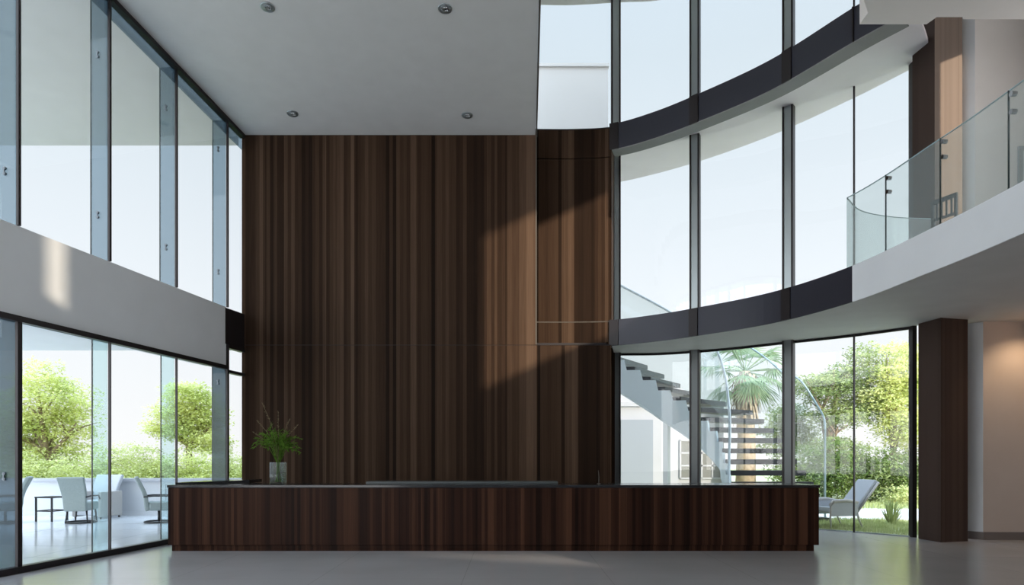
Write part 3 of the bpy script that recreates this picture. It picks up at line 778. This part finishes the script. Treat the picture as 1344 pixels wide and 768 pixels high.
# inner glass and its rail
def rail_surface(pts_top, base, name, mt, th=.02):
    m = MB(); k = len(pts_top)
    vs = []
    for t, b in zip(pts_top, base): vs += [tuple(b), tuple(t)]
    d = Vector((0, th, 0))
    vs2 = [tuple(Vector(v) + d) for v in vs]; o = len(vs)
    fs = [(2 * i, 2 * i + 2, 2 * i + 3, 2 * i + 1) for i in range(k - 1)] + [(o + 2 * i, o + 2 * i + 1, o + 2 * i + 3, o + 2 * i + 2) for i in range(k - 1)]
    fs += [(2 * i + 1, 2 * i + 3, o + 2 * i + 3, o + 2 * i + 1) for i in range(k - 1)]
    fs += [(0, 1, o + 1, o), (2 * k - 2, o + 2 * k - 2, o + 2 * k - 1, 2 * k - 1)]
    m.add(vs + vs2, fs); return m.build(name, mt, sc, True)
inner_top = spline([tuple(W(957, 640, 16.3)), tuple(W(957, 600, 16.6)), tuple(W(958, 560, 16.8)), tuple(W(956, 525, 17.0)), tuple(W(951, 490, 17.25)), tuple(W(939, 458, 17.5)), tuple(W(915, 434, 17.75)), tuple(W(875, 407, 17.95)), tuple(W(815, 375, 18.1)), tuple(W(790, 362, 18.15))], 6)
MB().tube(inner_top, .032, 8).build('inner_handrail', M['steel_blue'], sc, True)
inb = []
for i, p in enumerate(inner_top):
    t = i / (len(inner_top) - 1) * (n - 4) + 3; k = min(int(t), n - 2); b = steps[k][0].lerp(steps[k + 1][0], t - k)
    inb.append(Vector((p.x, p.y, min(b.z, p.z - .02))))
rail_surface(inner_top, inb, 'inner_glass', M['rail_glass'])
outer_top = spline([tuple(W(1083, 566, 16.0)), tuple(W(1081, 548, 16.15)), tuple(W(1070, 528, 16.4)), tuple(W(1050, 499, 16.9)), tuple(W(1030, 491, 17.5)), tuple(W(1010, 474, 18.2)), tuple(W(983, 455, 19.0)), tuple(W(955, 440, 19.5)), tuple(W(915, 420, 19.8))], 6)
MB().tube(outer_top, .025, 8).build('outer_handrail', M['edge_bright'], sc, True)
ob = []
for i, p in enumerate(outer_top):
    t = i / (len(outer_top) - 1) * 10 + 1; k = min(int(t), n - 2); b = steps[k][1].lerp(steps[k + 1][1], t - k)
    ob.append(Vector((p.x, p.y, b.z - .15 if i > 9 else -.02 + max(0, (i - 3)) * .08)))
rail_surface(outer_top, ob, 'outer_glass', M['stair_glass'])
for px, py, Y in ((1083, 566, 16.0),):
    p = W(px, py, Y); MB().box(p.x - .015, Y - .02, -.02, p.x + .015, Y + .03, p.z).build('end_post', M['edge_bright'], sc)

# ------------------------------------------------------------------ white buildings outside
b = thing('white_pavilion', 'low white building with a grid window behind the spiral staircase', 'building', (0, 0, 0))
MB().box(2.9, 25, -.05, 7.75, 31, 3.35).build('wall', M['build'], b)
MB().box(2.8, 24.9, 3.35, 7.85, 31.1, 3.5).build('roof', M['build'], b)
def on(px0, py0, px1, py1, Y): p, q = W(px0, py1, Y), W(px1, py0, Y); return p, q
p, q = on(815, 551, 857, 640, 24.95); MB().box(p.x, 24.93, p.z, q.x, 25.0, q.z).build('door_panel', M['build_grey'], b)
p, q = on(893, 578, 949, 628, 24.95)
wn = MB().box(p.x, 24.96, p.z, q.x, 25.0, q.z).build('window', M['build_pane'], b)
m = MB(); nx = 4
for i in range(nx + 1):
    x = p.x + (q.x - p.x) * i / nx; m.box(x - .03, 24.93, p.z, x + .03, 24.97, q.z)
for i in range(4):
    z = p.z + (q.z - p.z) * i / 3; m.box(p.x, 24.93, z - .03, q.x, 24.97, z + .03)
m.build('window_grid', M['build'], wn)
tw = thing('white_rooftop_block', 'plain white block rising outside above the curved walnut panelling', 'building', (0, 0, 0))
MB().box(-3, 18.9, -.05, 2.66, 23, 12.3).build('wall', M['tower'], tw)
MB().box(-3.05, 18.85, 12.3, 2.68, 23.05, 12.38).build('coping', M['tower'], tw)

# ------------------------------------------------------------------ trees and shrubs
def crown(mb, blobs, count, size, rnd, flat=.45):
    """leaves gathered in flat sprays inside the blobs"""
    vol = [b[1] * b[2] * b[3] for b in blobs]; tot = sum(vol)
    for (c, rx, ry, rz), v in zip(blobs, vol):
        for s in range(max(4, int(count * v / tot / 26))):
            while True:
                u = Vector((rnd.uniform(-1, 1), rnd.uniform(-1, 1), rnd.uniform(-1, 1)))
                if .25 < u.length < 1: break
            sc_ = Vector((c[0] + u.x * rx, c[1] + u.y * ry, c[2] + u.z * rz)); sr = size * rnd.uniform(2.2, 4.4)
            tilt = rnd.uniform(-.3, .3)
            for j in range(26):
                a = rnd.uniform(0, 2 * PI); r = sr * math.sqrt(rnd.random())
                p = sc_ + Vector((r * math.cos(a), r * math.sin(a), rnd.gauss(0, sr * .16) + tilt * r * math.cos(a) - .18 * r))
                d = Vector((math.cos(a) + rnd.gauss(0, .5), math.sin(a) + rnd.gauss(0, .5), rnd.gauss(-.1, flat))).normalized()
                q = d.cross(Vector((rnd.gauss(0, .4), rnd.gauss(0, .4), 1))).normalized() * size * rnd.uniform(.22, .36); ln = size * rnd.uniform(.7, 1.3)
                mb.add([p, p + d * ln * .5 + q, p + d * ln, p + d * ln * .5 - q], [(0, 1, 2, 3)])
def tree(name, label, base, tops, blobs, count, size, mt, seed, r0=.2, group=None, bark='bark'):
    rnd = random.Random(seed); t = thing(name, label, 'tree', base, 0, group)
    B0 = Vector(base)
    m = MB(); crown(m, [(Vector(b[0]) - B0, *b[1:]) for b in blobs], count, size, rnd); m.build('crown', M[mt], t)
    m = MB(); fork = Vector(tops[0]) - B0
    m.tube([(0, 0, -.1), fork * .5 + Vector((rnd.uniform(-.1, .1), 0, 0)), fork], [r0, r0 * .8, r0 * .7], 10)
    for q in tops[1:]:
        e = Vector(q) - B0; mid = fork.lerp(e, .5) + Vector((rnd.uniform(-.2, .2), rnd.uniform(-.2, .2), .15))
        m.tube([fork, mid, e], [r0 * .6, r0 * .38, r0 * .12], 8)
        for j in range(3):
            e2 = mid.lerp(e, rnd.random()) + Vector((rnd.uniform(-.8, .8), rnd.uniform(-.6, .6), rnd.uniform(.1, .7)))
            m.tube([mid, mid.lerp(e2, .5) + Vector((0, 0, .08)), e2], [r0 * .25, r0 * .18, r0 * .05], 6)
    m.build('trunk', M[bark], t, True)
    return t
def blob(px, py, Y, rx, rz, ry=None): return (W(px, py, Y), rx, ry or rx, rz)
Yt = 24
tree('leafy_tree', 'broad sunny tree beyond the parapet, above the terrace chairs', (W(62, 600, Yt).x, Yt, -.05),
     [W(64, 600, Yt), W(40, 545, Yt), W(75, 530, 24.5), W(100, 555, Yt), W(50, 510, 23.6), W(22, 575, Yt)],
     [blob(55, 505, Yt, 1.0, .55), blob(85, 520, Yt, .95, .6), blob(40, 545, Yt, 1.0, .6), blob(75, 555, 24.4, 1.1, .6), blob(105, 535, Yt, .5, .4), blob(15, 565, Yt, 1.0, .7), blob(38, 585, 24.4, .9, .5), blob(60, 482, Yt, .6, .22), blob(100, 578, 24.2, .7, .55), blob(60, 600, 24.4, 1.2, .5), blob(5, 530, Yt, .5, .5)],
     20000, .115, 'leaf_sun', 1, .17)
tree('leafy_tree', 'sunny tree beyond the parapet, nearer the walnut wall', (W(250, 600, Yt).x, Yt, -.05),
     [W(248, 585, Yt), W(235, 545, Yt), W(262, 530, 24.3), W(222, 560, Yt), W(275, 560, Yt)],
     [blob(250, 518, Yt, .8, .45), blob(268, 545, 24.3, .75, .6), blob(225, 540, Yt, .75, .25), blob(215, 560, 23.8, .6, .22), blob(245, 565, Yt, .8, .4), blob(272, 580, Yt, .7, .4)],
     15000, .11, 'leaf_sun', 2, .14)
rh = random.Random(9)
for k, (px, top, wd, mt) in enumerate([(18, 588, 1.2, 'leaf_hedge'), (62, 598, 1.1, 'leaf_hedge'), (110, 596, 1.0, 'leaf_hedge'), (150, 583, .95, 'leaf_hedge'), (190, 582, .95, 'leaf_hedge'), (228, 590, .95, 'leaf_hedge'), (268, 590, 1.0, 'leaf_sun'), (306, 594, .8, 'leaf_hedge')]):
    Y = 22.5 + (k % 2) * .5; h = EYE + (600 - top) * Y / 896
    m = MB(); x = W(px, 600, Y).x
    crown(m, [((0, 0, h * .55), wd, .8, h * .5), ((.35, 0, h * .45), wd * .8, .7, h * .42)], 5200, .095, rh)
    lb = ['rounded hedge shrub beyond the parapet at the end next to the dark door frame', 'hedge shrub beyond the parapet under the broad tree', 'hedge shrub beyond the parapet behind the pale box armchair',
          'taller hedge shrub in the open gap between the two trees', 'second tall hedge shrub in the gap, closer to the tree near the walnut wall', 'hedge shrub beyond the parapet in front of the smaller tree',
          'yellow green shrub beyond the parapet under the smaller tree', 'hedge shrub showing in the narrow end pane by the walnut wall'][k]
    tag(m.build('hedge_shrub', M[mt], loc=(x, Y, -.05)), lb, 'shrub', 'shrubs beyond the terrace parapet')

# garden side
tree('garden_tree', 'tall green tree in the garden beyond the reclining chair', (W(1086, 600, 24.6).x, 24.6, -.02),
     [W(1086, 590, 24.6), W(1070, 530, 24.6), W(1110, 520, 24.8), W(1125, 470, 24.6), W(1060, 500, 24.4), W(1100, 560, 24)],
     [blob(1085, 510, 24.6, 1.0, .5), blob(1060, 500, 24.6, .6, .3), blob(1115, 495, 24.8, 1.0, .5), blob(1135, 465, 24.6, .6, .45), blob(1100, 545, 24.4, 1.0, .45), blob(1140, 530, 24.8, .9, .6), blob(1095, 590, 24.2, .9, .55)],
     19000, .11, 'leaf_green', 4, .16)
tree('garden_tree', 'yellow green tree in the garden beside the dark column', (W(1175, 600, 24).x, 24, -.02),
     [W(1172, 595, 24), W(1160, 530, 24), W(1190, 500, 24.2), W(1200, 540, 24), W(1170, 470, 24)],
     [blob(1175, 490, 24, .8, .55), blob(1195, 510, 24.2, .9, .6), blob(1160, 520, 24, .8, .5), blob(1185, 560, 23.8, .9, .7), blob(1175, 460, 24, .6, .3), blob(1205, 465, 24.3, .6, .5)],
     17000, .11, 'leaf_sun', 6, .14)
tree('garden_tree', 'smaller green tree behind the foot of the spiral staircase', (W(1035, 600, 26).x, 26, -.02),
     [W(1035, 595, 26), W(1025, 555, 26), W(1045, 540, 26), W(1015, 575, 26)],
     [blob(1035, 545, 26, .7, .5), blob(1022, 565, 26, .6, .3), blob(1050, 575, 26, .7, .6), blob(1012, 585, 26, .5, .2)],
     8000, .105, 'leaf_green', 8, .1)
for k, (px, top, wd, mt, lb) in enumerate([(1050, 575, .9, 'leaf_dark', 'dark green shrub behind the glass stair rail'), (1092, 565, 1.0, 'leaf_dark', 'dark green shrub behind the reclining garden chair'),
        (1130, 575, 1.0, 'leaf_green', 'green shrub beyond the path, under the tall garden tree'), (1165, 585, .9, 'leaf_dark', 'dark shrub beyond the path, behind the long grass tuft'), (1200, 580, 1.0, 'leaf_green', 'green shrub beyond the path next to the dark column')]):
    Y = 23.4; h = EYE + (600 - top) * Y / 896; m = MB()
    crown(m, [((0, 0, h * .5), wd, .8, h * .5), ((.4, 0, h * .35), wd * .8, .7, h * .38), ((-.4, .1, h * .4), wd * .7, .7, h * .42)], 7000, .095, rh)
    tag(m.build('garden_shrub', M[mt], loc=(W(px, 600, Y).x, Y, -.02)), lb, 'shrub', 'shrubs beyond the garden path')
rb = random.Random(21)
for k, (px, lb) in enumerate([(1180, 'low pale bush at the lawn edge behind the grass tuft'), (1200, 'low pale bush at the lawn edge next to the dark column')]):
    m = MB(); crown(m, [((0, 0, .3), .5, .35, .3)], 1200, .09, rb)
    tag(m.build('low_bush', M['leaf_hedge'], loc=(W(px, 600, 22.3).x, 22.3, -.02)), lb, 'shrub', 'shrubs beyond the garden path')

# palm
pb = W(978, 600, 24); pt = thing('fan_palm', 'tall fan palm seen through the glass behind the spiral staircase', 'palm', (pb.x, 24, -.02))
topz = W(0, 487, 24).z
MB().tube([(0, 0, 0), (.05, 0, topz * .5), (-.05, 0, topz * .8), (0, 0, topz)], [.36, .3, .3, .2], 14).build('trunk', M['palm_bark'], pt, True)
m = MB()
rp = random.Random(4)
for k in range(160):
    a = rp.uniform(0, 2 * PI); z = rp.uniform(topz - 1.5, topz - .1); r = .26 + .18 * rp.random(); s = Vector((-math.sin(a), math.cos(a), 0)) * .05; c = Vector((r * math.cos(a), r * math.sin(a), z))
    d = Vector((.12 * math.cos(a), .12 * math.sin(a), -.55))
    m.add([c - s, c + s, c + d + s * .3, c + d - s * .3], [(0, 1, 2, 3)])
m.build('dry_skirt', M['palm_bark'], pt)
m = MB()
for k in range(30):
    a = 2 * PI * k / 30 * 2.4 + rp.uniform(-.2, .2); el = rp.uniform(-.75, 1.25); L0 = rp.uniform(.8, 1.15)
    d = Vector((math.cos(a) * math.cos(el), math.sin(a) * math.cos(el), math.sin(el))); o = Vector((0, 0, topz)); c = o + d * L0
    m.tube([o, c], .018, 5)
    sd = d.cross(Vector((0, 0, 1))).normalized(); up = sd.cross(d)
    for j in range(19):
        q = (j - 9) / 9 * 1.35; e = (d * math.cos(q) + sd * math.sin(q)) * rp.uniform(.75, .95) + Vector((0, 0, -.28 - .1 * abs(q)))
        s = up.cross(e).normalized() * .03
        m.add([c, c + e * .5 + s + Vector((0, 0, .08)), c + e, c + e * .5 - s + Vector((0, 0, .08))], [(0, 1, 2, 3)])
m.build('fronds', M['leaf_palm'], pt)

# ------------------------------------------------------------------ light
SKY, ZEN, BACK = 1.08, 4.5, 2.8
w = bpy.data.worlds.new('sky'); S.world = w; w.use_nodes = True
nt = w.node_tree; bg = nt.nodes['Background']
tc = nt.nodes.new('ShaderNodeTexCoord'); sp = nt.nodes.new('ShaderNodeSeparateXYZ'); rm = nt.nodes.new('ShaderNodeValToRGB')
nt.links.new(tc.outputs['Generated'], sp.inputs[0]); nt.links.new(sp.outputs[2], rm.inputs[0])
e = rm.color_ramp.elements; stops = [(0, (1.0, 1.0, 1.0)), (.2, (.90, .95, 1.0)), (.5, (.70, .80, .88)), (1, (.6, .78, 1.0))]
while len(e) < 4: e.new(.5)
for i, (p, c) in enumerate(stops): e[i].position = p; e[i].color = (*c, 1)
def wm(op, a, b=None, c=None):
    n = nt.nodes.new('ShaderNodeMath'); n.operation = op
    for i, v in enumerate((a, b, c)):
        if v is None: continue
        if isinstance(v, (int, float)): n.inputs[i].default_value = v
        else: nt.links.new(v, n.inputs[i])
    return n.outputs[0]
def mr(v, a, b, c, d):
    n = nt.nodes.new('ShaderNodeMapRange'); n.interpolation_type = 'SMOOTHSTEP'
    for i, q in enumerate((a, b, c, d)): n.inputs[i + 1].default_value = q
    nt.links.new(v, n.inputs[0]); return n.outputs[0]
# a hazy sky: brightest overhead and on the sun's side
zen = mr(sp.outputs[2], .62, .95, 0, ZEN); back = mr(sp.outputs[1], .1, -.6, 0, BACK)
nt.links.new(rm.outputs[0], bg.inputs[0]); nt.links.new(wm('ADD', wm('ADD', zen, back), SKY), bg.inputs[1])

sl = bpy.data.lights.new('sun', 'SUN'); sl.energy = 4.1; sl.angle = math.radians(.7); sl.color = (1, .86, .68)
so = bpy.data.objects.new('sun', sl); COL.objects.link(so)
D = Vector((-1, 1.8, -.46)); so.rotation_euler = D.to_track_quat('-Z', 'Y').to_euler(); so.location = (20, -20, 15)

# warm recessed lamp in the mezzanine underside, over the side wall
pl = bpy.data.lights.new('wall_lamp_glow', 'SPOT'); pl.energy = 60; pl.color = (1, .72, .45); pl.spot_size = 1.9; pl.spot_blend = .8; pl.shadow_soft_size = .05
po = bpy.data.objects.new('wall_lamp_glow', pl); COL.objects.link(po); po.location = (9.18, 11.6, 3.9); po.rotation_euler = (.35, 0, 0)
# ------------------------------------------------------------------ camera
cam = bpy.data.cameras.new('camera'); co = bpy.data.objects.new('camera', cam); COL.objects.link(co)
co.location = (0, 0, EYE); co.rotation_euler = (PI / 2, 0, 0)
cam.sensor_width = 36; cam.lens = 24; cam.shift_y = 216 / 1344; cam.clip_end = 400
S.camera = co
S.view_settings.view_transform = 'Standard'; S.view_settings.look = 'None'; S.view_settings.gamma = 1; S.view_settings.exposure = 0
S.view_settings.use_curve_mapping = False
S.cycles.use_denoising = True
S.cycles.max_bounces = 16; S.cycles.diffuse_bounces = 6; S.cycles.glossy_bounces = 5; S.cycles.transparent_max_bounces = 32; S.cycles.transmission_bounces = 8
S.cycles.sample_clamp_indirect = 6; S.cycles.caustics_reflective = False; S.cycles.caustics_refractive = False
